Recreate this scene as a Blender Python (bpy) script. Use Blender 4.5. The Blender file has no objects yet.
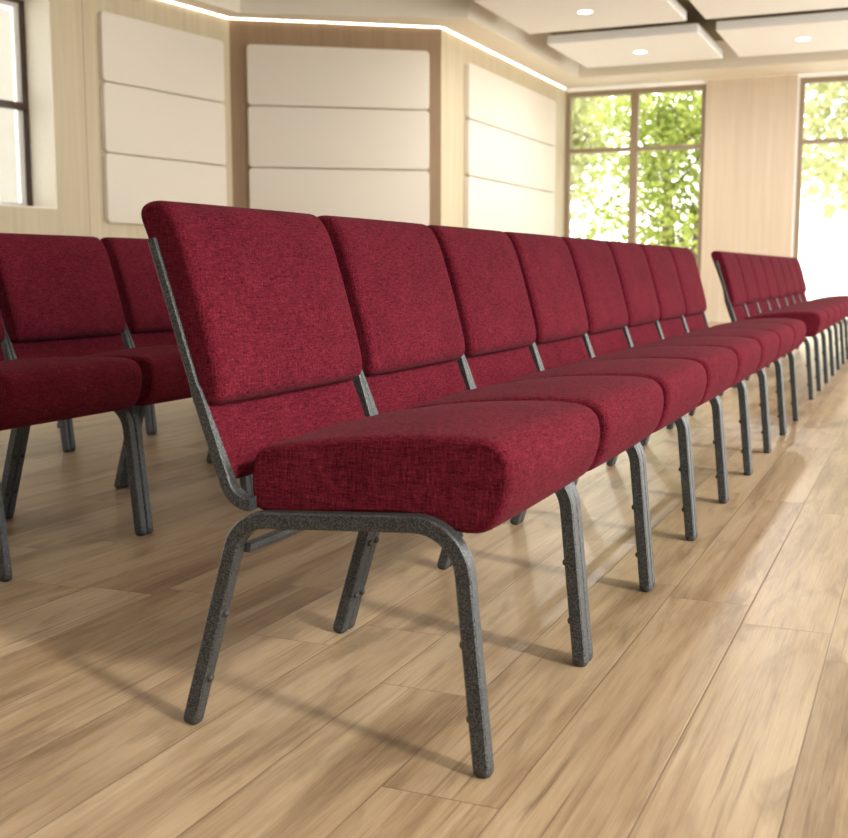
import bpy, bmesh, math, random
from mathutils import Vector, Matrix
from mathutils.geometry import tessellate_polygon

scn = bpy.context.scene
COL = scn.collection
rnd = random.Random(7)

# ------------------------------------------------------------------ nodes
def new_mat(name):
    m = bpy.data.materials.new(name)
    m.use_nodes = True
    nt = m.node_tree
    b = next(n for n in nt.nodes if n.type == 'BSDF_PRINCIPLED')
    return m, nt, b

def nd(nt, kind, **kw):
    n = nt.nodes.new(kind)
    for k, v in kw.items():
        if k in n.inputs.keys():
            n.inputs[k].default_value = v
        else:
            setattr(n, k, v)
    return n

def math_n(nt, op, a, b=None):
    n = nt.nodes.new('ShaderNodeMath'); n.operation = op
    for i, v in enumerate((a, b)):
        if v is None: continue
        if isinstance(v, (int, float)): n.inputs[i].default_value = v
        else: nt.links.new(v, n.inputs[i])
    return n.outputs[0]

def mix_rgb(nt, fac, a, b, mode='MIX'):
    n = nt.nodes.new('ShaderNodeMix'); n.data_type = 'RGBA'; n.blend_type = mode
    for sock, v in ((n.inputs['Factor'], fac), (n.inputs[6], a), (n.inputs[7], b)):
        if isinstance(v, (int, float)): sock.default_value = v
        elif isinstance(v, tuple): sock.default_value = (*v, 1)
        else: nt.links.new(v, sock)
    return n.outputs[2]

def ramp(nt, fac, stops):
    n = nt.nodes.new('ShaderNodeValToRGB')
    e = n.color_ramp.elements
    while len(e) < len(stops): e.new(0.5)
    for k, (p, c) in enumerate(stops):
        e[k].position = p
        e[k].color = (*c, 1) if isinstance(c, tuple) else (c, c, c, 1)
    nt.links.new(fac, n.inputs[0])
    return n.outputs[0]

def coords(nt, which='Object'):
    return nt.nodes.new('ShaderNodeTexCoord').outputs[which]

def mapped(nt, co, scale, rot=(0, 0, 0), loc=None):
    n = nt.nodes.new('ShaderNodeMapping')
    n.inputs['Scale'].default_value = scale
    n.inputs['Rotation'].default_value = rot
    nt.links.new(co, n.inputs['Vector'])
    if loc is not None: nt.links.new(loc, n.inputs['Location'])
    return n.outputs[0]

def noise(nt, co, scale=1.0, detail=2.0, rough=0.5, dist=0.0):
    n = nt.nodes.new('ShaderNodeTexNoise')
    n.inputs['Scale'].default_value = scale
    n.inputs['Detail'].default_value = detail
    n.inputs['Roughness'].default_value = rough
    n.inputs['Distortion'].default_value = dist
    nt.links.new(co, n.inputs['Vector'])
    return n.outputs['Fac']

def bump(nt, b, height, strength=0.3, dist=0.002):
    n = nt.nodes.new('ShaderNodeBump')
    n.inputs['Strength'].default_value = strength
    n.inputs['Distance'].default_value = dist
    nt.links.new(height, n.inputs['Height'])
    nt.links.new(n.outputs[0], b.inputs['Normal'])

# ------------------------------------------------------------------ materials
def mat_fabric():
    m, nt, b = new_mat('burgundy_weave')
    co = coords(nt)
    oi = nt.nodes.new('ShaderNodeObjectInfo')
    shift = nt.nodes.new('ShaderNodeCombineXYZ')
    k = math_n(nt, 'MULTIPLY', oi.outputs['Random'], 900.0)
    for i in range(3): nt.links.new(k, shift.inputs[i])
    sh = shift.outputs[0]
    fx = noise(nt, mapped(nt, co, (55, 430, 430), loc=sh), 1, 2, .6)
    fy = noise(nt, mapped(nt, co, (430, 55, 430), loc=sh), 1, 2, .6)
    fz = noise(nt, mapped(nt, co, (430, 430, 55), loc=sh), 1, 2, .6)
    s = math_n(nt, 'ADD', math_n(nt, 'ADD', fx, fy), fz)
    s = math_n(nt, 'MULTIPLY', s, 1 / 3)
    blotch = noise(nt, mapped(nt, co, (9, 9, 9), loc=sh), 1, 2, .6)
    s2 = math_n(nt, 'ADD', s, math_n(nt, 'MULTIPLY', math_n(nt, 'SUBTRACT', blotch, .5), .10))
    c = ramp(nt, s2, [(.37, (.022, .0018, .0046)), (.47, (.078, .0068, .0134)),
                      (.55, (.108, .0103, .0197)), (.67, (.20, .024, .040))])
    nt.links.new(c, b.inputs['Base Color'])
    b.inputs['Roughness'].default_value = .9
    b.inputs['Specular IOR Level'].default_value = .02
    b.inputs['Sheen Weight'].default_value = .035
    b.inputs['Sheen Roughness'].default_value = .45
    b.inputs['Sheen Tint'].default_value = (1, .55, .6, 1)
    bump(nt, b, s, .55, .004)
    return m

def mat_frame():
    m, nt, b = new_mat('hammered_grey_powder_coat')
    co = coords(nt)
    n1 = noise(nt, mapped(nt, co, (1, 1, 1)), 520, 2, .75)
    c = ramp(nt, n1, [(.39, (.009, .0108, .0118)), (.5, (.031, .0350, .0372)), (.62, (.12, .127, .131))])
    nt.links.new(c, b.inputs['Base Color'])
    b.inputs['Metallic'].default_value = .35
    b.inputs['Roughness'].default_value = .42
    bump(nt, b, n1, .35, .0015)
    return m

def mat_plain(name, col, rough=.6, metallic=0.0, var=.06, scale=30, spec=.5, bs=.08):
    m, nt, b = new_mat(name)
    n1 = noise(nt, coords(nt), scale, 3, .6)
    lo = tuple(x * (1 - var) for x in col); hi = tuple(min(1, x * (1 + var)) for x in col)
    nt.links.new(ramp(nt, n1, [(.3, lo), (.7, hi)]), b.inputs['Base Color'])
    b.inputs['Roughness'].default_value = rough
    b.inputs['Metallic'].default_value = metallic
    b.inputs['Specular IOR Level'].default_value = spec
    if bs: bump(nt, b, n1, bs, .001)
    return m

def mat_emit(name, col, strength):
    m, nt, b = new_mat(name)
    b.inputs['Base Color'].default_value = (*col, 1)
    b.inputs['Emission Color'].default_value = (*col, 1)
    b.inputs['Emission Strength'].default_value = strength
    return m

def mat_wall_wood(name, a, bcol, groove=None):
    m, nt, b = new_mat(name)
    co = coords(nt)
    g = noise(nt, mapped(nt, co, (14, 14, .55)), 1, 4, .6, .4)
    g2 = noise(nt, mapped(nt, co, (90, 90, 1.6)), 1, 2, .6)
    f = math_n(nt, 'ADD', math_n(nt, 'MULTIPLY', g, .7), math_n(nt, 'MULTIPLY', g2, .3))
    c = ramp(nt, f, [(.32, a), (.68, bcol)])
    if groove is not None:
        sep = nt.nodes.new('ShaderNodeSeparateXYZ'); nt.links.new(co, sep.inputs[0])
        d = math_n(nt, 'ABSOLUTE', math_n(nt, 'SUBTRACT', sep.outputs[0], groove))
        inside = math_n(nt, 'LESS_THAN', d, .005)
        c = mix_rgb(nt, inside, c, tuple(x * .55 for x in a))
    nt.links.new(c, b.inputs['Base Color'])
    b.inputs['Roughness'].default_value = .55
    bump(nt, b, g2, .06, .001)
    return m

def mat_floor():
    m, nt, b = new_mat('oak_plank_floor')
    co = coords(nt)
    sep = nt.nodes.new('ShaderNodeSeparateXYZ'); nt.links.new(co, sep.inputs[0])
    X, Y = sep.outputs[0], sep.outputs[1]
    W, L = .179, 1.22
    v = math_n(nt, 'DIVIDE', math_n(nt, 'SUBTRACT', math_n(nt, 'MULTIPLY', Y, -1.0), .059), W)
    row = math_n(nt, 'FLOOR', v)
    fv = math_n(nt, 'SUBTRACT', v, row)
    wn = nt.nodes.new('ShaderNodeTexWhiteNoise'); wn.noise_dimensions = '1D'
    nt.links.new(math_n(nt, 'ADD', row, 31.3), wn.inputs['W'])
    u = math_n(nt, 'ADD', math_n(nt, 'DIVIDE', X, L), math_n(nt, 'MULTIPLY', wn.outputs['Value'], 1.0))
    pid = math_n(nt, 'FLOOR', u)
    fu = math_n(nt, 'SUBTRACT', u, pid)
    cid = nt.nodes.new('ShaderNodeCombineXYZ')
    nt.links.new(row, cid.inputs[0]); nt.links.new(pid, cid.inputs[1])
    wn2 = nt.nodes.new('ShaderNodeTexWhiteNoise'); wn2.noise_dimensions = '3D'
    nt.links.new(cid.outputs[0], wn2.inputs['Vector'])
    rv = wn2.outputs['Value']; rc = wn2.outputs['Color']
    # shift the grain by plank
    off = nt.nodes.new('ShaderNodeVectorMath'); off.operation = 'SCALE'
    nt.links.new(rc, off.inputs[0]); off.inputs['Scale'].default_value = 37.0
    pc = nt.nodes.new('ShaderNodeVectorMath'); pc.operation = 'ADD'
    nt.links.new(co, pc.inputs[0]); nt.links.new(off.outputs[0], pc.inputs[1])
    P = pc.outputs[0]
    broad = noise(nt, mapped(nt, P, (1.0, 7.5, 1)), 1, 5, .62, .7)
    streak = noise(nt, mapped(nt, P, (1.5, 48, 1)), 1, 6, .68, .35)
    fine = noise(nt, mapped(nt, P, (7, 300, 1)), 1, 3, .7)
    fld = noise(nt, mapped(nt, P, (.45, 6.0, 1)), 1, 2, .4, .2)
    rings = math_n(nt, 'FRACT', math_n(nt, 'MULTIPLY', fld, 17.0))
    rings = math_n(nt, 'POWER', rings, 2.5)
    knot = noise(nt, mapped(nt, P, (2.6, 13, 1)), 1, 4, .6, .6)
    f = math_n(nt, 'ADD', math_n(nt, 'MULTIPLY', broad, .50), math_n(nt, 'MULTIPLY', streak, .22))
    f = math_n(nt, 'ADD', f, math_n(nt, 'MULTIPLY', fine, .20))
    f = math_n(nt, 'SUBTRACT', f, math_n(nt, 'MULTIPLY', rings, .022))
    f = math_n(nt, 'ADD', f, math_n(nt, 'MULTIPLY', math_n(nt, 'SUBTRACT', rv, .5), .10))
    c = ramp(nt, f, [(.31, (.130, .080, .040)), (.39, (.245, .163, .091)),
                     (.47, (.350, .250, .150)), (.60, (.455, .348, .228))])
    km = ramp(nt, knot, [(.55, 0.0), (.70, 1.0)])
    c = mix_rgb(nt, math_n(nt, 'MULTIPLY', km, .55), c, (.120, .074, .038))
    crack = ramp(nt, noise(nt, mapped(nt, P, (1.3, 100, 1)), 1, 4, .7, .3), [(.54, 0.0), (.68, 1.0)])
    zone = ramp(nt, noise(nt, mapped(nt, P, (1.0, 7.5, 1)), 1, 3, .6, .4), [(.47, 0.0), (.64, 1.0)])
    c = mix_rgb(nt, math_n(nt, 'MULTIPLY', math_n(nt, 'MULTIPLY', crack, zone), .75), c, (.115, .066, .034))
    # seams
    dv = math_n(nt, 'MULTIPLY', math_n(nt, 'MINIMUM', fv, math_n(nt, 'SUBTRACT', 1.0, fv)), W)
    du = math_n(nt, 'MULTIPLY', math_n(nt, 'MINIMUM', fu, math_n(nt, 'SUBTRACT', 1.0, fu)), L)
    d = math_n(nt, 'MINIMUM', dv, du)
    seam = math_n(nt, 'LESS_THAN', d, .0013)
    c = mix_rgb(nt, math_n(nt, 'MULTIPLY', seam, .7), c, (.12, .07, .035))
    nt.links.new(c, b.inputs['Base Color'])
    r = math_n(nt, 'ADD', .27, math_n(nt, 'MULTIPLY', streak, .16))
    nt.links.new(r, b.inputs['Roughness'])
    b.inputs['Specular IOR Level'].default_value = .45
    bev = nt.nodes.new('ShaderNodeMapRange')
    bev.inputs['From Max'].default_value = .003
    nt.links.new(d, bev.inputs['Value'])
    h = math_n(nt, 'ADD', math_n(nt, 'MULTIPLY', bev.outputs[0], 1.0), math_n(nt, 'MULTIPLY', fine, .18))
    bump(nt, b, h, .30, .0012)
    return m

def mat_glass():
    m = bpy.data.materials.new('clear_window_glass'); m.use_nodes = True
    nt = m.node_tree; nt.nodes.clear()
    out = nt.nodes.new('ShaderNodeOutputMaterial')
    t = nt.nodes.new('ShaderNodeBsdfTransparent')
    t.inputs[0].default_value = (.97, .98, .96, 1)
    g = nt.nodes.new('ShaderNodeBsdfGlossy'); g.inputs['Roughness'].default_value = .02
    fr = nt.nodes.new('ShaderNodeFresnel'); fr.inputs[0].default_value = 1.3
    mx = nt.nodes.new('ShaderNodeMixShader')
    nt.links.new(fr.outputs[0], mx.inputs[0])
    nt.links.new(t.outputs[0], mx.inputs[1]); nt.links.new(g.outputs[0], mx.inputs[2])
    nt.links.new(mx.outputs[0], out.inputs[0])
    return m

def mat_leaf(name, a, c):
    m = bpy.data.materials.new(name); m.use_nodes = True
    nt = m.node_tree; nt.nodes.clear()
    out = nt.nodes.new('ShaderNodeOutputMaterial')
    n1 = noise(nt, coords(nt), 2.3, 3, .7)
    col = ramp(nt, n1, [(.35, a), (.65, c)])
    d = nt.nodes.new('ShaderNodeBsdfDiffuse'); t = nt.nodes.new('ShaderNodeBsdfTranslucent')
    nt.links.new(col, d.inputs[0]); nt.links.new(col, t.inputs[0])
    mx = nt.nodes.new('ShaderNodeMixShader'); mx.inputs[0].default_value = .45
    nt.links.new(d.outputs[0], mx.inputs[1]); nt.links.new(t.outputs[0], mx.inputs[2])
    nt.links.new(mx.outputs[0], out.inputs[0])
    return m

M = dict(
    fabric=mat_fabric(), frame=mat_frame(), floor=mat_floor(), glass=mat_glass(),
    rubber=mat_plain('dark_rubber', (.03, .03, .03), .6),
    bolt=mat_plain('dark_bolt_steel', (.045, .038, .030), .6, .3),
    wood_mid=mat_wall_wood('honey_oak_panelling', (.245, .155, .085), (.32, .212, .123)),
    wood_pier=mat_wall_wood('birch_panelling', (.57, .47, .36), (.66, .56, .445)),
    wood=mat_wall_wood('pale_oak_panelling', (.46, .385, .255), (.575, .495, .35)),
    wood_left=mat_wall_wood('pale_oak_panelling_jointed', (.46, .385, .255), (.575, .495, .35), groove=-2.0),
    panel=mat_plain('cream_panel_fabric', (.71, .655, .575), .9, 0, .02, 300, .1, .15),
    paint=mat_plain('warm_white_paint', (.87, .81, .70), .7, 0, .01, 20, .3, 0),
    slab=mat_plain('white_ceiling_panel', (.92, .93, .94), .75, 0, .01, 20, .3, 0),
    deep=mat_plain('brown_ceiling', (.20, .155, .09), .8, 0, .05, 10, .2, 0),  # raised ceiling field given one even brown
    brown=mat_plain('brown_window_frame', (.28, .21, .135), .45, 0, .05, 40),
    darkbrown=mat_plain('dark_bronze_frame', (.060, .032, .018), .4, 0, .05, 40),
    white=mat_plain('white_trim', (.82, .80, .78), .5, 0, .01, 20),
    cove=mat_emit('warm_cove_led', (1.0, .92, .80), 9.0),
    lamp=mat_emit('downlight_diffuser', (1.0, .95, .88), 7.0),
    paving=mat_plain('pale_paving', (.80, .78, .74), .9, 0, .08, 3),
    render_=mat_plain('cream_render', (.235, .218, .196), .9, 0, .03, 4),
    bark=mat_plain('brown_bark', (.15, .105, .07), .9, 0, .3, 12),
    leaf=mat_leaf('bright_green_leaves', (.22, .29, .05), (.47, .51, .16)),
    leaf_hazed=mat_leaf('haze_paled_leaves', (.40, .42, .20), (.60, .60, .36)),  # paler colour stands in for haze over the distant trees
)

# ------------------------------------------------------------------ object helpers
def mk(name, bm, mat, parent=None, smooth=False, sharp=None, loc=None, flat_ends=False):
    me = bpy.data.meshes.new(name)
    bmesh.ops.recalc_face_normals(bm, faces=bm.faces[:])
    bm.to_mesh(me); bm.free()
    me.materials.append(mat)
    if smooth:
        me.polygons.foreach_set('use_smooth', [True] * len(me.polygons))
        if sharp: me.set_sharp_from_angle(angle=math.radians(sharp))
        if flat_ends:
            for p in me.polygons:
                if abs(p.normal.x) > .998: p.use_smooth = False
    o = bpy.data.objects.new(name, me)
    COL.objects.link(o)
    if parent is not None: o.parent = parent
    if loc is not None: o.location = loc
    return o

def empty(name, loc=(0, 0, 0), rz=0):
    o = bpy.data.objects.new(name, None)
    o.empty_display_size = .1
    COL.objects.link(o)
    o.location = loc; o.rotation_euler = (0, 0, rz)
    return o

def tag(o, label, cat, group=None):
    o['label'] = label; o['category'] = cat
    if group: o['group'] = group
    return o

def struct(o):
    o['kind'] = 'structure'
    return o

def add_box(bm, lo, hi):
    vs = [bm.verts.new((x, y, z)) for x in (lo[0], hi[0]) for y in (lo[1], hi[1]) for z in (lo[2], hi[2])]
    for f in ((0, 1, 3, 2), (4, 6, 7, 5), (0, 4, 5, 1), (2, 3, 7, 6), (0, 2, 6, 4), (1, 5, 7, 3)):
        bm.faces.new([vs[i] for i in f])
    return vs

def box_bm(lo, hi, bev=0, seg=2):
    bm = bmesh.new(); add_box(bm, lo, hi)
    if bev:
        bmesh.ops.bevel(bm, geom=bm.edges[:], offset=bev, segments=seg, affect='EDGES', profile=.5)
    return bm

def fillet(pts, radii, seg=9):
    """polyline in (y,z) with rounded corners"""
    out = [Vector(pts[0])]
    for i in range(1, len(pts) - 1):
        p0, p1, p2 = Vector(pts[i - 1]), Vector(pts[i]), Vector(pts[i + 1])
        r = radii[i - 1]
        a = (p0 - p1).normalized(); b = (p2 - p1).normalized()
        ang = a.angle(b)
        if r <= 0 or ang > 3.1: out.append(p1); continue
        cut = r / math.tan(ang / 2)
        cen = p1 + (a + b).normalized() * (r / math.sin(ang / 2))
        s = p1 + a * cut - cen; e = p1 + b * cut - cen
        tot = s.angle(e)
        sg = 1 if s.x * e.y - s.y * e.x > 0 else -1
        for k in range(seg + 1):
            t = sg * tot * k / seg
            out.append(cen + Vector((s.x * math.cos(t) - s.y * math.sin(t), s.x * math.sin(t) + s.y * math.cos(t))))
    out.append(Vector(pts[-1]))
    return out

def sweep(bm, path, xc, w, h, ch=.0035, scale=None):
    """chamfered rectangular tube along a (y,z) path; w across x, h in the plane; h may be a list"""
    n = len(path); rings = []
    for i, p in enumerate(path):
        if i == 0: t = path[1] - p
        elif i == n - 1: t = p - path[i - 1]
        else: t = (path[i + 1] - p).normalized() + (p - path[i - 1]).normalized()
        t = t.normalized(); nn = Vector((-t.y, t.x))
        s = scale[i] if scale else 1
        wi = w[i] if isinstance(w, list) else w; xi = xc[i] if isinstance(xc, list) else xc
        a, b2 = wi / 2 * s, (h[i] if isinstance(h, list) else h) / 2 * s
        c = min(ch, a * .9, b2 * .9)
        sec = [(a, b2 - c), (a - c, b2), (-a + c, b2), (-a, b2 - c), (-a, -b2 + c), (-a + c, -b2), (a - c, -b2), (a, -b2 + c)]
        rings.append([bm.verts.new((xi + u, p.x + nn.x * v, p.y + nn.y * v)) for u, v in sec])
    for i in range(n - 1):
        for k in range(8):
            bm.faces.new((rings[i][k], rings[i][(k + 1) % 8], rings[i + 1][(k + 1) % 8], rings[i + 1][k]))
    bm.faces.new(rings[0]); bm.faces.new(rings[-1][::-1])

def add_lathe(bm, prof, origin, axis, seg=14):
    """prof: (radius, along)"""
    axis = Vector(axis).normalized()
    u = axis.orthogonal().normalized(); v = axis.cross(u)
    origin = Vector(origin); rings = []
    for r, d in prof:
        if r < 1e-6: rings.append([bm.verts.new(origin + axis * d)])
        else: rings.append([bm.verts.new(origin + axis * d + (u * math.cos(2 * math.pi * k / seg) + v * math.sin(2 * math.pi * k / seg)) * r) for k in range(seg)])
    for a, b in zip(rings, rings[1:]):
        for k in range(seg):
            q = [a[k % len(a)], a[(k + 1) % len(a)], b[(k + 1) % len(b)], b[k % len(b)]]
            q2 = []
            for x in q:
                if x not in q2: q2.append(x)
            if len(q2) > 2: bm.faces.new(q2)
    if len(rings[0]) > 1: bm.faces.new(rings[0])
    if len(rings[-1]) > 1: bm.faces.new(rings[-1])

def chaikin(pts, n=2):
    for _ in range(n):
        q = []
        for i in range(len(pts)):
            a, b = Vector(pts[i]), Vector(pts[(i + 1) % len(pts)])
            q += [a * .75 + b * .25, a * .25 + b * .75]
        pts = q
    return [Vector(p) for p in pts]

def cushion(prof, w, r, crown=None, nx=12, puff=.004, xc=0.0):
    """soft block: (y,z) profile run along x, with rounded ends; crown(x01,y,z)->(dy,dz)"""
    n = len(prof)
    area = sum(prof[i].x * prof[(i + 1) % n].y - prof[(i + 1) % n].x * prof[i].y for i in range(n))
    sg = 1 if area > 0 else -1
    nrm = []
    for i in range(n):
        t = (prof[(i + 1) % n] - prof[i - 1]).normalized()
        nrm.append(Vector((t.y, -t.x)) * sg)
    cen = sum(prof, Vector((0, 0))) / n
    st = []
    for k in range(7): # near end
        th = math.pi / 2 * (1 - k / 6)
        st.append((-w / 2 + r - r * math.sin(th), r * .55 * (1 - math.cos(th))))
    for k in range(1, nx): st.append((-w / 2 + r + (w - 2 * r) * k / nx, 0))
    st += [(-x, i) for x, i in reversed(st[:7])]
    bm = bmesh.new(); rings = []
    def ring(x, inset, sc=1.0):
        vs = []
        for p, q in zip(prof, nrm):
            v = p - q * inset
            v = cen + (v - cen) * sc
            if crown:
                dy, dz = crown(x / (w / 2), v.x, v.y); v = v + Vector((dy, dz))
            vs.append(bm.verts.new((xc + x, v.x, v.y)))
        return vs
    x0 = st[0][0]; ins = st[0][1]
    for x, i in st: rings.append(ring(x, i))
    for a, b in zip(rings, rings[1:]):
        for k in range(n):
            bm.faces.new((a[k], a[(k + 1) % n], b[(k + 1) % n], b[k]))
    for R in (rings[0], rings[-1]):
        for tri in tessellate_polygon([[v.co.copy() for v in R]]):
            bm.faces.new([R[q] for q in tri])
    return bm

# ------------------------------------------------------------------ the chair
PITCH, CW, T, YB = .545, .541, .0254, .25     # spacing, width, tube, offset of the base empty
def Y(p): return [Vector((a + YB, b)) for a, b in p]

def make_chair():
    root = empty('church_chair')
    fab, fr = M['fabric'], M['frame']
    xl = CW / 2 - T / 2
    rear0, rearC, frontC, front0 = (-.5030, .0), (-.402, .3470), (-.0345, .3705), (.0035, .0)
    def lerp(a, b, t): return (a[0] + (b[0] - a[0]) * t, a[1] + (b[1] - a[1]) * t)
    rail_a, rail_b = lerp(rearC, frontC, .18), lerp(rearC, frontC, .74)
    for sx in (-1, 1):
        for foot, corner, end, face in ((rear0, rearC, rail_a, 1), (front0, frontC, rail_b, -1)):
            p0 = lerp(foot, corner, .026)
            path = fillet(Y([p0, corner, end]), [.066 if face > 0 else .076])
            bm = bmesh.new(); sweep(bm, path, sx * xl, T, T, .0026)
            leg = mk('leg', bm, fr, root, True, 30)
            # rounded glide at the foot
            d = (Vector(corner) - Vector(foot)).normalized()
            fp = Vector(foot) + Vector((YB, 0))
            cp = [fp + d * s for s in (.0150, .0148, .010, .005, .0018, .0)]
            bm = bmesh.new()
            sweep(bm, cp, sx * xl, T + .0006, T + .0006, .004, [.97, 1, 1, .95, .82, .62])
            cap = mk('foot_cap', bm, M['rubber'], leg, True, 50)
            lo = min(v.co.z for v in cap.data.vertices)
            for v in cap.data.vertices:
                v.co.z = max(v.co.z, .0)
            nrm = Vector((0, d.y, -d.x)) * face
            for zz in (.195, .085):
                t = (zz - foot[1]) / (corner[1] - foot[1])
                c = lerp(foot, corner, t)
                o = Vector((sx * xl, c[0] + YB, c[1])) + nrm * (T / 2 - .001)
                bm = bmesh.new()
                add_lathe(bm, [(.0065, 0), (.0065, .003), (.0055, .0055), (.003, .007), (0, .0075)], o, nrm)
                mk('bumper', bm, M['bolt'], leg, True, 40)
        bm = bmesh.new(); sweep(bm, Y([Vector(rail_a), Vector(lerp(rail_a, rail_b, .5)), Vector(rail_b)]), sx * xl, T, T, .0026)
        mk('seat_rail', bm, fr, root, True, 30)
        # back post: runs on top of the rail, bends up, kinks back
        pts = Y([(-.3790, .3725), (-.4110, .3715), (-.4705, .5400)])
        path = fillet(pts, [.042], 8)
        path += Y([(-.4712, .5420), (-.4755, .5540), (-.4950, .6150), (-.5200, .6940), (-.5470, .7780)])
        hs = [.0205 if p.y < .541 else .0200 if p.y < .545 else .0155 for p in path]
        ws = [T - (T - .0070) * min(1, max(0, (p.y - .385) / .06)) for p in path]
        bm = bmesh.new(); sweep(bm, path, [sx * (CW / 2 - q / 2) for q in ws], ws, hs, .0022)
        mk('back_post', bm, fr, root, True, 30)
    # rear stretcher
    bm = box_bm((-xl + T / 2 - .001, -.410 + YB, .290), (xl - T / 2 + .001, -.392 + YB, .306), .003)
    mk('stretcher', bm, fr, root, True, 30)
    # seat
    prof = chaikin(Y([(-.378, .3530), (-.24, .3660), (-.12, .3745), (-.078, .3670), (-.048, .3520), (.000, .3550), (.025, .385),
                      (.038, .436), (.031, .474), (.004, .4930), (-.07, .4945), (-.19, .4870), (-.315, .4700),
                      (-.376, .460), (-.390, .430), (-.391, .378)]), 2)
    def crown_s(x, y, z):
        f = max(0, 1 - x * x)
        top = min(1, max(0, (z - .42) / .06))
        mid = max(0, 1 - ((y - YB + .17) / .26) ** 2)
        fr_ = min(1, max(0, (y - YB + .03) / .05))
        return (.004 * f * fr_, .014 * f * top * mid)
    mk('seat', cushion(prof, CW - .044, .016, crown_s, puff=.0015), fab, root, True, 60, None, True)
    # back cushion between the posts, rolling over their tops
    prof = chaikin(Y([(-.4960, .5230), (-.4640, .5160), (-.4390, .5290), (-.4380, .5600), (-.4520, .6150), (-.4770, .7050),
                      (-.5040, .7900), (-.5220, .8230), (-.5420, .8390), (-.5760, .8375), (-.5880, .8180), (-.5770, .7900),
                      (-.5360, .6900), (-.5080, .6050)]), 2)
    def crown_b(x, y, z):
        f = max(0, 1 - x ** 4)
        front = min(1, max(0, (y - YB + .492 + (z - .52) * .32) / .03))
        return (.005 * f * front, 0)
    mk('backrest', cushion(prof, CW - .038, .020, crown_b, puff=.002), fab, root, True, 60, None, True)
    # recessed lumbar pad between the posts
    prof = chaikin(Y([(-.4440, .4010), (-.4220, .4020), (-.4260, .4250), (-.4520, .4900), (-.4750, .5450), (-.4850, .5550),
                      (-.4980, .5500), (-.4780, .4900), (-.4520, .4250)]), 2)
    mk('lumbar_pad', cushion(prof, CW - .040, .007, None, puff=.001), fab, root, True, 60, None, True)
    return root

def copy_tree(o, parent=None):
    c = o.copy(); COL.objects.link(c)
    if parent is not None: c.parent = parent
    for ch in list(o.children): copy_tree(ch, c)
    return c

ORD = ['first', 'second', 'third', 'fourth', 'fifth', 'sixth', 'seventh', 'eighth']
proto = make_chair()
used = [False]
def chair(x0, y0, label, group):
    o = proto if not used[0] else copy_tree(proto)
    used[0] = True
    o.location = (x0 + CW / 2, y0 - YB, 0)
    tag(o, label, 'chair', group)
    return o

for k in range(8):
    lab = {0: 'burgundy church chair nearest the camera, its whole grey side frame in view',
           7: 'last burgundy chair at the far end of the long foreground row, beside the aisle'}.get(
        k, f'{ORD[k]} burgundy chair from the near end of the long foreground row')
    chair(k * PITCH, 0, lab, 'linked chairs of the foreground row')
R2 = {1: 'burgundy chair cut off by the left edge of the photo, behind the foreground row',
      2: 'shaded burgundy chair at far left with wide backrest and seat front in full view',
      3: 'burgundy chair at left partly hidden by the backrest of the nearest chair'}
for k in range(1, 8):
    lab = R2.get(k, f'{ORD[k - 1]} chair from left in the second row, almost hidden by foreground backrests')
    chair(k * PITCH, -1.41, lab, 'linked chairs of the second row')
for k in range(3, 8):
    lab = f'{ORD[k - 3]} chair from left in the hidden rearmost row, only legs showing'
    chair(k * PITCH, -2.60, lab, 'linked chairs of the rearmost row')
for k in range(8):
    lab = {0: 'burgundy chair nearest the aisle in the far right row, its side frame in view',
           7: 'chair at the far end of the far right row, cut by photo edge'}.get(
        k, f'{ORD[k]} burgundy chair from the aisle in the far right row by the windows')
    chair(5.32 + k * PITCH, -.015, lab, 'linked chairs of the far right row')

# ------------------------------------------------------------------ room shell
A = math.radians(7.5)
CL = Vector((9.065, -6.22)); CM = Vector((10.36, -4.377)); CW_ = Vector((15.0, -4.377))
YR, XB = 3.6, -4.0
HT = 3.30                     # wall height up to the cove
dl = Vector((math.cos(A), math.sin(A)))
P0 = CL - dl * ((CL.x - XB) / dl.x)
dm = (CM - CL); LM = dm.length; dm.normalize()

bm = bmesh.new(); add_box(bm, (XB - .3, -8.6, -.12), (15.3, YR + .3, 0))
struct(mk('floor', bm, M['floor']))

def wall_obj(name, origin, direction, boxes, mat):
    """boxes in (s, depth-out-of-room, z): local x = s, local -y = outwards"""
    bm = bmesh.new()
    for (s0, s1, d0, d1, z0, z1) in boxes:
        add_box(bm, (s0, -d1, z0), (s1, -d0, z1))
    o = mk(name, bm, mat)
    o.location = (origin.x, origin.y, 0)
    o.rotation_euler = (0, 0, math.atan2(direction.y, direction.x))
    return struct(o)

LL = (CL - P0).length
WS, WE, WZ0, WZ1, TH = -2.37, -4.9, 1.262, 3.08, .46
wall_obj('wall_left', CL, dl, [(WS, 0.0, 0, TH, 0, HT + .1), (WE, WS, 0, TH, 0, WZ0), (WE, WS, 0, TH, WZ1, HT + .1),
                               (-5.7, WE, 0, TH, 0, HT + .1), (-12.3, -5.7, 0, TH, 0, .35),  # unseen opening added in this wall to light the floor behind
                               (-12.3, -5.7, 0, TH, 3.1, HT + .1), (-LL, -12.3, 0, TH, 0, HT + .1)], M['wood_left'])
wall_obj('wall_middle', CL, dm, [(0, LM, 0, .3, 0, HT + .1)], M['wood_mid'])
wall_obj('wall_side', CM, Vector((1, 0)), [(0.0, CW_.x - CM.x + .3, 0, .3, 0, HT + .1)], M['wood'])

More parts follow.
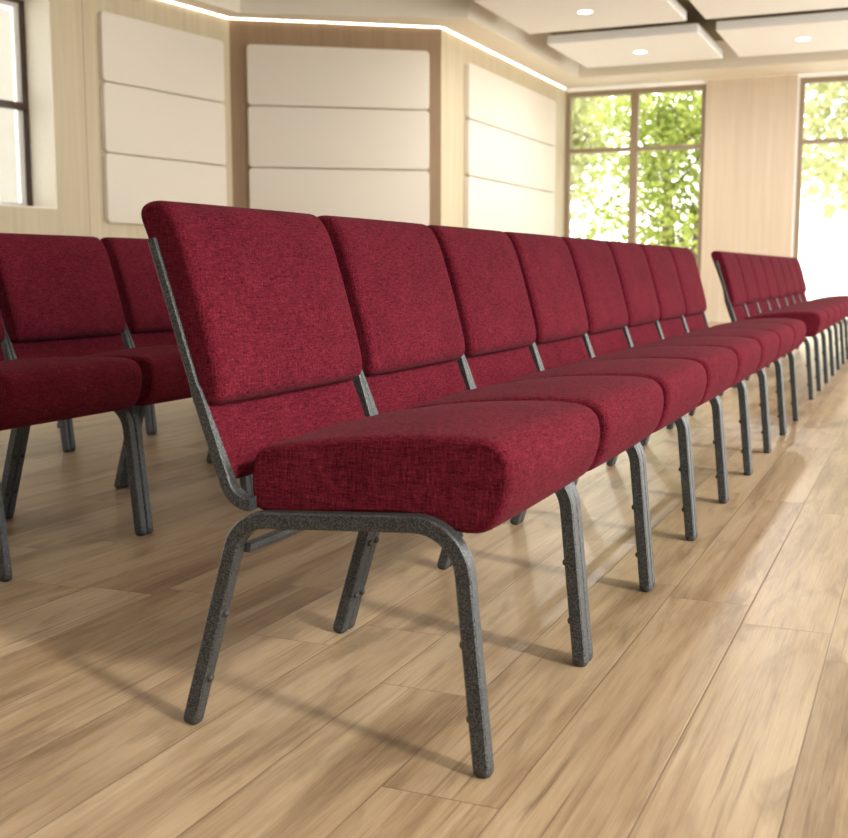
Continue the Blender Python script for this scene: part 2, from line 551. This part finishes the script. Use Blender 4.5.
# window wall at x = 15 (runs along +y)
W1 = (-4.375, -2.375); W2 = (-1.140, .86)
pier = (W1[1], -1.172)
bm = bmesh.new()
add_box(bm, (15.03, pier[0] + .001, 0), (15.3, pier[1], HT + .04))
struct(mk('wall_far', bm, M['wood_pier']))
bm = bmesh.new()
add_box(bm, (15.06, W2[1], 0), (15.3, YR + .3, HT + .04))
add_box(bm, (15.06, pier[1], 0), (15.3, W2[0], HT + .04))
add_box(bm, (15.06, W1[0], 3.268), (15.3, W1[1], HT + .04))
add_box(bm, (15.06, W2[0], 3.268), (15.3, W2[1], HT + .04))
struct(mk('trim_1', bm, M['white']))

def window_far(name, y0, y1, zt=3.268):
    f = .062; x0, x1 = 15.07, 15.17
    bm = bmesh.new()
    add_box(bm, (x0, y0, 0), (x1, y0 + f, zt)); add_box(bm, (x0, y1 - f, 0), (x1, y1, zt))
    add_box(bm, (x0, y0 + f, zt - f - .01), (x1, y1 - f, zt)); add_box(bm, (x0, y0 + f, 0), (x1, y1 - f, f))
    w = struct(mk(name, bm, M['brown']))
    ym = (y0 + y1) / 2
    bm = bmesh.new(); add_box(bm, (x0 - .01, ym - .055, f), (x1, ym + .055, zt - f - .01))
    mk('mullion', bm, M['brown'], w)
    for a, b in ((y0 + f, ym - .055), (ym + .055, y1 - f)):
        bm = bmesh.new(); add_box(bm, (x0 + .005, a, 2.405), (x1, b, 2.465))
        mk('transom', bm, M['brown'], w)
        for z0, z1 in ((f, 2.405), (2.465, zt - f - .01)):
            bm = bmesh.new(); add_box(bm, (x0 + .05, a, z0), (x0 + .056, b, z1))
            mk('glass_pane', bm, M['glass'], w)
    return w
window_far('window_1', *W1)
window_far('window_2', *W2)

# left window, deep in the wall
wl = empty('window_3', (CL.x, CL.y, 0), A); struct(wl)
def lbox(name, s0, s1, d0, d1, z0, z1, mat, par):
    bm = bmesh.new(); add_box(bm, (s0, -d1, z0), (s1, -d0, z1)); return mk(name, bm, mat, par)
D0 = .30
bm = bmesh.new(); f = .036
for b in ((WS - f, WS, WZ0, WZ1), (WE, WE + f, WZ0, WZ1), (WE + f, WS - f, WZ1 - f, WZ1), (WE + f, WS - f, WZ0, WZ0 + f * .8)):
    add_box(bm, (b[0], -D0 - .12, b[2]), (b[1], -D0, b[3]))
mk('frame', bm, M['darkbrown'], wl)
bm = bmesh.new()
i0, i1, z0, z1 = WE + f, WS - f, WZ0 + f * .8, WZ1 - f
for b in ((i1 - .05, i1, z0, z1), (i0, i0 + .05, z0, z1), (i0 + .05, i1 - .05, z1 - .035, z1), (i0 + .05, i1 - .05, z0, z0 + .03)):
    add_box(bm, (b[0], -D0 - .10, b[2]), (b[1], -D0 - .05, b[3]))
mk('sash', bm, M['white'], wl)
lbox('glazing_bar', i0, i1 - .003, D0 + .005, D0 + .05, 2.125, 2.190, M['darkbrown'], wl)
lbox('mullion', (WS + WE) / 2 - .04, (WS + WE) / 2 + .04, D0 + .002, D0 + .05, z0, z1, M['darkbrown'], wl)
lbox('glass_pane', i0 + .05, i1 - .05, D0 + .07, D0 + .076, z0 + .03, z1 - .035, M['glass'], wl)

# smooth cream lining of the window recess
bm = bmesh.new(); g = .012
add_box(bm, (WS - g, -D0, WZ0), (WS, -.001, WZ1)); add_box(bm, (WE, -D0, WZ0), (WE + g, -.001, WZ1))
add_box(bm, (WE + g, -D0, WZ1 - g), (WS - g, -.001, WZ1)); add_box(bm, (WE + g, -D0, WZ0), (WS - g, -.001, WZ0 + g))
mk('reveal_lining', bm, M['paint'], wl)

# right side: long unseen window, lintel shaped for the light, and the back wall
bm = bmesh.new()
add_box(bm, (XB, YR, 3.26), (8.0, YR + .3, HT + .4)); add_box(bm, (14.6, YR, 3.26), (15.06, YR + .3, HT + .4))
add_box(bm, (XB, YR, 0), (-2.6, YR + .3, 3.26)); add_box(bm, (14.6, YR, 0), (15.06, YR + .3, 3.26))
struct(mk('wall_right', bm, M['paint']))
bm = bmesh.new(); add_box(bm, (XB - .3, -8.4, 0), (XB, YR + .3, HT + .4))
struct(mk('wall_back', bm, M['wood_mid']))

# ceiling: soffit ring, raised field, and hanging panels
outer = [Vector((XB, P0.y)), CL, CM, CW_, Vector((15.0, YR)), Vector((XB, YR))]
nl = Vector((-dl.y, dl.x))
f1 = Vector((8.905, -5.985)); f2 = Vector((10.07, -3.955))
f0 = f1 - dl * ((f1.x - (XB + .6)) / dl.x)
inner = [f0, f1, f2, Vector((14.16, -3.93)), Vector((14.16, YR - .02)), Vector((XB + .6, YR - .02))]
ZS, ZD = 3.315, 3.66
bm = bmesh.new()
n = len(outer)
lo_o = [bm.verts.new((p.x, p.y, ZS)) for p in outer]; lo_i = [bm.verts.new((p.x, p.y, ZS)) for p in inner]
hi_o = [bm.verts.new((p.x, p.y, ZD + .02)) for p in outer]; hi_i = [bm.verts.new((p.x, p.y, ZD + .02)) for p in inner]
for i in range(n):
    j = (i + 1) % n
    bm.faces.new((lo_o[i], lo_o[j], lo_i[j], lo_i[i])); bm.faces.new((hi_o[i], hi_i[i], hi_i[j], hi_o[j]))
    bm.faces.new((lo_i[i], lo_i[j], hi_i[j], hi_i[i])); bm.faces.new((lo_o[i], hi_o[i], hi_o[j], lo_o[j]))
struct(mk('trim_2', bm, M['paint']))
bm = bmesh.new(); add_box(bm, (XB - .3, -8.6, ZD), (15.3, YR + .3, ZD + .12))
struct(mk('ceiling', bm, M['deep']))

bm = bmesh.new(); add_box(bm, (XB, -8.0, 3.30), (7.9, YR, 3.36)); struct(mk('bounce_ceiling', bm, M['slab']))  # unseen white sheet, added so the ceiling bounces more light
cells_x = [(11.66, 13.36), (9.30, 11.02), (6.95, 8.66), (4.60, 6.30), (2.25, 3.95), (-.1, 1.6)]
cells_y = [(-3.60, -1.885), (-1.69, .03), (.20, 1.90)]
def lid(x, y, names):
    t = empty('downlight', (x, y, 3.30))
    bm = bmesh.new()
    add_lathe(bm, [(.075, .0), (.085, -.004), (.088, .001), (.075, .001)], (0, 0, 0), (0, 0, 1), 24)
    mk('trim_ring', bm, M['white'], t, True, 40)
    bm = bmesh.new(); add_lathe(bm, [(.073, -.001), (.073, -.0025), (0, -.003)], (0, 0, 0), (0, 0, 1), 24)
    mk('lamp', bm, M['lamp'], t, True, 40)
    tag(t, names, 'ceiling light', 'round downlights in the ceiling panels')
slab_lab = {(0, 0): 'white hanging ceiling panel nearest the window corner',
            (0, 1): 'white hanging ceiling panel above the right window, cut by the photo edge',
            (1, 0): 'white hanging ceiling panel with the bright downlight at top centre',
            (1, 1): 'white hanging ceiling panel in the top right corner of the photo'}
for i, (xa, xb) in enumerate(cells_x):
    for j, (ya, yb) in enumerate(cells_y):
        if (i, j) not in slab_lab: continue
        o = mk('ceiling_panel', box_bm((-(xb - xa) / 2, -(yb - ya) / 2, 0), ((xb - xa) / 2, (yb - ya) / 2, .10), .006, 2),
               M['slab'], None, False, None, ((xa + xb) / 2, (ya + yb) / 2, 3.30))
        tag(o, slab_lab[(i, j)], 'ceiling panel', 'hanging ceiling panels')
lid(10.19, -2.742, 'bright round downlight in the ceiling panel at top centre')
lid(12.54, -2.72, 'faint round downlight in the panel above the left window')
lid(12.50, -.866, 'faint round downlight in the panel above the right window')

# cove light strips along the tops of the walls
def cove(origin, direction, s0, s1, label):
    bm = bmesh.new(); add_box(bm, (s0, .001, 3.3065), (s1, .012, 3.3130))
    o = mk('cove_light', bm, M['cove'])
    o.location = (origin.x, origin.y, 0); o.rotation_euler = (0, 0, math.atan2(direction.y, direction.x))
    tag(o, label, 'cove light', 'cove light strips along the wall tops')
cove(CL, dl, -9.0, -.012, 'glowing light strip along the top of the left panelled wall')
cove(CL, dm, .012, LM - .0, 'glowing light strip above the shaded middle wall')
cove(CM, Vector((1, 0)), .012, 4.62, 'glowing light strip above the bright wall beside the windows')

# acoustic panels
def panel_mesh(w, h, t=.045, r=.045):
    bm = bmesh.new(); pts = []
    for cx, cz, a0 in ((w / 2 - r, h / 2 - r, 0), (-w / 2 + r, h / 2 - r, 90), (-w / 2 + r, -h / 2 + r, 180), (w / 2 - r, -h / 2 + r, 270)):
        for k in range(6):
            a = math.radians(a0 + 90 * k / 5); pts.append((cx + r * math.cos(a), cz + r * math.sin(a)))
    f = bm.faces.new([bm.verts.new((x, 0, z)) for x, z in pts])
    ex = bmesh.ops.extrude_face_region(bm, geom=[f])
    vs = [v for v in ex['geom'] if isinstance(v, bmesh.types.BMVert)]
    for v in vs: v.co.y += t
    fe = [e for e in bm.edges if all(abs(v.co.y - t) < 1e-6 for v in e.verts)]
    bmesh.ops.bevel(bm, geom=fe, offset=.010, segments=3, affect='EDGES', profile=.5)
    return bm
zrows = [(2.440, 3.055), (1.803, 2.430), (1.160, 1.793)]
def panels(origin, direction, s0, s1, where, group, t=.045, off=.0005):
    for (z0, z1), nm in zip(zrows, ('upper', 'middle', 'lower')):
        o = mk('acoustic_panel', panel_mesh(s1 - s0, z1 - z0, t), M['panel'], None, True, 35)
        ang = math.atan2(direction.y, direction.x)
        p = origin + direction * ((s0 + s1) / 2)
        nv = Vector((-direction.y, direction.x))
        o.location = (p.x + nv.x * off, p.y + nv.y * off, (z0 + z1) / 2); o.rotation_euler = (0, 0, ang)
        tag(o, f'{nm} of three cream fabric wall panels {where}', 'wall panel', group)
panels(CL, dl, -1.815, -.140, 'on the left oak wall beside the window', 'panels on the left wall')
panels(CL, dm, .172, 2.112, 'on the shaded middle wall', 'panels on the middle wall')
panels(CM, Vector((1, 0)), 11.05 - CM.x, 14.38 - CM.x, 'on the bright wall next to the far windows', 'panels on the side wall', .06, .0001)

# ------------------------------------------------------------------ outdoors
bm = bmesh.new(); add_box(bm, (15.3, -40, -.25), (80, 40, -.13))
struct(mk('terrace', bm, M['paving']))
bm = bmesh.new(); add_box(bm, (9.0, -13.2, -.2), (36, -12.8, 7.0))
struct(mk('garden_wall', bm, M['render_']))
bm = bmesh.new(); add_box(bm, (-30, YR + .3, -.25), (15.3, 40, -.13))
struct(mk('forecourt', bm, M['paving']))

def tube3(bm, pts, radii, seg=8):
    rings = []
    for i, p in enumerate(pts):
        p = Vector(p)
        t = (Vector(pts[min(i + 1, len(pts) - 1)]) - Vector(pts[max(i - 1, 0)])).normalized()
        u = t.orthogonal().normalized(); v = t.cross(u)
        rings.append([bm.verts.new(p + (u * math.cos(2 * math.pi * k / seg) + v * math.sin(2 * math.pi * k / seg)) * radii[i]) for k in range(seg)])
    for a, b in zip(rings, rings[1:]):
        for k in range(seg): bm.faces.new((a[k], a[(k + 1) % seg], b[(k + 1) % seg], b[k]))
    bm.faces.new(rings[0]); bm.faces.new(rings[-1])

def tree(x, y, h, spread, base, nleaf, size, leafmat, label, stems=1, seed=1):
    r = random.Random(seed)
    t = empty('tree', (x, y, -.13))
    bm = bmesh.new(); tips = []
    for s in range(stems):
        a0 = r.uniform(0, 6.28); lean = .10 if stems > 1 else .03
        px, py = (.16 * math.cos(a0), .16 * math.sin(a0)) if stems > 1 else (0, 0)
        pts = []; z = 0
        for k in range(8):
            z = h * .85 * k / 7
            pts.append((px + lean * z * math.cos(a0) + r.uniform(-.04, .04), py + lean * z * math.sin(a0) + r.uniform(-.04, .04), z))
        tube3(bm, pts, [.085 * (1 - .8 * k / 7) + .012 for k in range(8)])
        for k in range(9):
            q = Vector(pts[r.randint(2, 6)]); a = r.uniform(0, 6.28); ln = spread * r.uniform(.4, .9)
            e = q + Vector((math.cos(a) * ln, math.sin(a) * ln, ln * r.uniform(.3, .9)))
            m = (q + e) / 2 + Vector((0, 0, .1))
            tube3(bm, [q, m, e], [.03, .02, .008], 6); tips += [e, m]
        tips += [Vector(p) for p in pts[4:]]
    mk('trunk', bm, M['bark'], t, True)
    verts = []; faces = []
    cl = [(r.choice(tips) + Vector((r.gauss(0, .35), r.gauss(0, .35), r.gauss(0, .35)))) for _ in range(nleaf // 22)]
    cl += [Vector((r.uniform(-1, 1) * spread, r.uniform(-1, 1) * spread, r.uniform(base, h))) for _ in range(nleaf // 40)]
    for i in range(nleaf):
        c = r.choice(cl) + Vector((r.gauss(0, .22), r.gauss(0, .22), r.gauss(0, .18)))
        if c.z < base * .8: continue
        d1 = Vector((r.uniform(-1, 1), r.uniform(-1, 1), r.uniform(-1, .6))).normalized()
        d2 = d1.orthogonal().normalized(); d2.rotate(Matrix.Rotation(r.uniform(0, 6.28), 3, d1))
        s = size * r.uniform(.6, 1.3); up = d1.cross(d2) * s * .12
        b0 = len(verts)
        verts += [c - d1 * s, c + d2 * s * .5 + up, c + d1 * s, c - d2 * s * .5 + up]
        faces += [(b0, b0 + 1, b0 + 2), (b0, b0 + 2, b0 + 3)]
    me = bpy.data.meshes.new('foliage'); me.from_pydata([tuple(v) for v in verts], [], faces)
    me.materials.append(leafmat)
    o = bpy.data.objects.new('foliage', me); COL.objects.link(o); o.parent = t
    return tag(t, label, 'tree')

tree(19.6, -3.55, 4.6, 1.3, 1.0, 5200, .085, M['leaf'], 'bright green multi-stemmed tree outside the right half of the left window', 3, 3)
tree(26.5, -8.2, 6.8, 2.2, .5, 9500, .13, M['leaf_hazed'], 'pale sunlit tree outside the left half of the left window', 1, 11)
tree(25.5, -.35, 7.6, 3.4, 2.4, 8500, .13, M['leaf_hazed'], 'pale hazy tree outside the right window', 1, 23)

# The plan above is drawn with +y towards the viewer's right, a left-handed plan: turn it
# into Blender's right-handed axes (y -> -y) once, for every mesh and placement.
for me in bpy.data.meshes:
    me.transform(Matrix.Diagonal((1, -1, 1, 1))); me.flip_normals()
for o in bpy.data.objects:
    o.location.y = -o.location.y
    o.rotation_euler.z = -o.rotation_euler.z

# ------------------------------------------------------------------ light
w = bpy.data.worlds.new('World'); scn.world = w; w.use_nodes = True
bg = w.node_tree.nodes['Background']
bg.inputs[0].default_value = (.985, .985, .945, 1)
bg.inputs[1].default_value = 4.8

def sun_dir(az, el):
    return Vector((math.cos(el) * az[0], math.cos(el) * az[1], math.sin(el)))
sd = bpy.data.lights.new('sun', 'SUN'); sd.energy = 3.6; sd.angle = math.radians(5); sd.color = (1, .93, .82)
so = bpy.data.objects.new('sun', sd); COL.objects.link(so)
az = Vector((-.34, -.94)).normalized()
D = sun_dir(az, math.radians(29))
so.rotation_euler = D.to_track_quat('Z', 'Y').to_euler(); so.location = (-3, -9, 6)

for (x, y) in ((10.19, -2.742), (12.54, -2.72), (12.50, -.866), (10.19, -.83)):  # last one has no fixture: unseen lamp added to brighten the far end
    l = bpy.data.lights.new('downlight_and_fill_lamp', 'AREA'); l.shape = 'DISK'; l.size = .14; l.energy = 45; l.color = (1, .93, .84)
    o = bpy.data.objects.new('downlight_and_fill_lamp', l); COL.objects.link(o); o.location = (x, -y, 3.29)
def portal(name, loc, nrm, sx, sy):
    l = bpy.data.lights.new(name, 'AREA'); l.shape = 'RECTANGLE'; l.size = sx; l.size_y = sy
    l.cycles.is_portal = True
    o = bpy.data.objects.new(name, l); COL.objects.link(o); o.location = loc
    o.rotation_euler = Vector(nrm).to_track_quat('-Z', 'Y').to_euler()
portal('opening_daylight', (6.0, -YR - .31, 1.83), (0, 1, 0), 17.2, 3.66)
c = CL - dl * 9.0
portal('opening_daylight', (c.x, -c.y + .55, 1.72), (0, -1, 0), 6.4, 2.7)  # portal of the added, unseen left opening
portal('opening_daylight', (15.25, 3.375, 1.63), (-1, 0, 0), 2.0, 3.26)
portal('opening_daylight', (15.25, .14, 1.63), (-1, 0, 0), 2.0, 3.26)

# ------------------------------------------------------------------ camera
cd = bpy.data.cameras.new('camera'); cam = bpy.data.objects.new('camera', cd); COL.objects.link(cam)
F, PT, YW = 1153.10, .1288222, .4092727
cd.sensor_fit = 'HORIZONTAL'; cd.sensor_width = 36; cd.lens = F * 36 / 848
cd.clip_end = 300
fw = Vector((math.cos(PT) * math.cos(YW), math.cos(PT) * math.sin(YW), -math.sin(PT)))
rt = Vector((math.sin(YW), -math.cos(YW), 0)); up = rt.cross(fw)
Rm = Matrix((rt, up, -fw)).transposed()
cam.matrix_world = Matrix.Translation((-1.48592, -.558255, .730604)) @ Rm.to_4x4()
cd.dof.use_dof = True; cd.dof.focus_distance = 2.3; cd.dof.aperture_fstop = 6.5
scn.camera = cam

vs = scn.view_settings
vs.view_transform = 'Standard'; vs.look = 'None'; vs.gamma = 1; vs.use_curve_mapping = False
vs.exposure = 0.0
scn.cycles.use_denoising = True
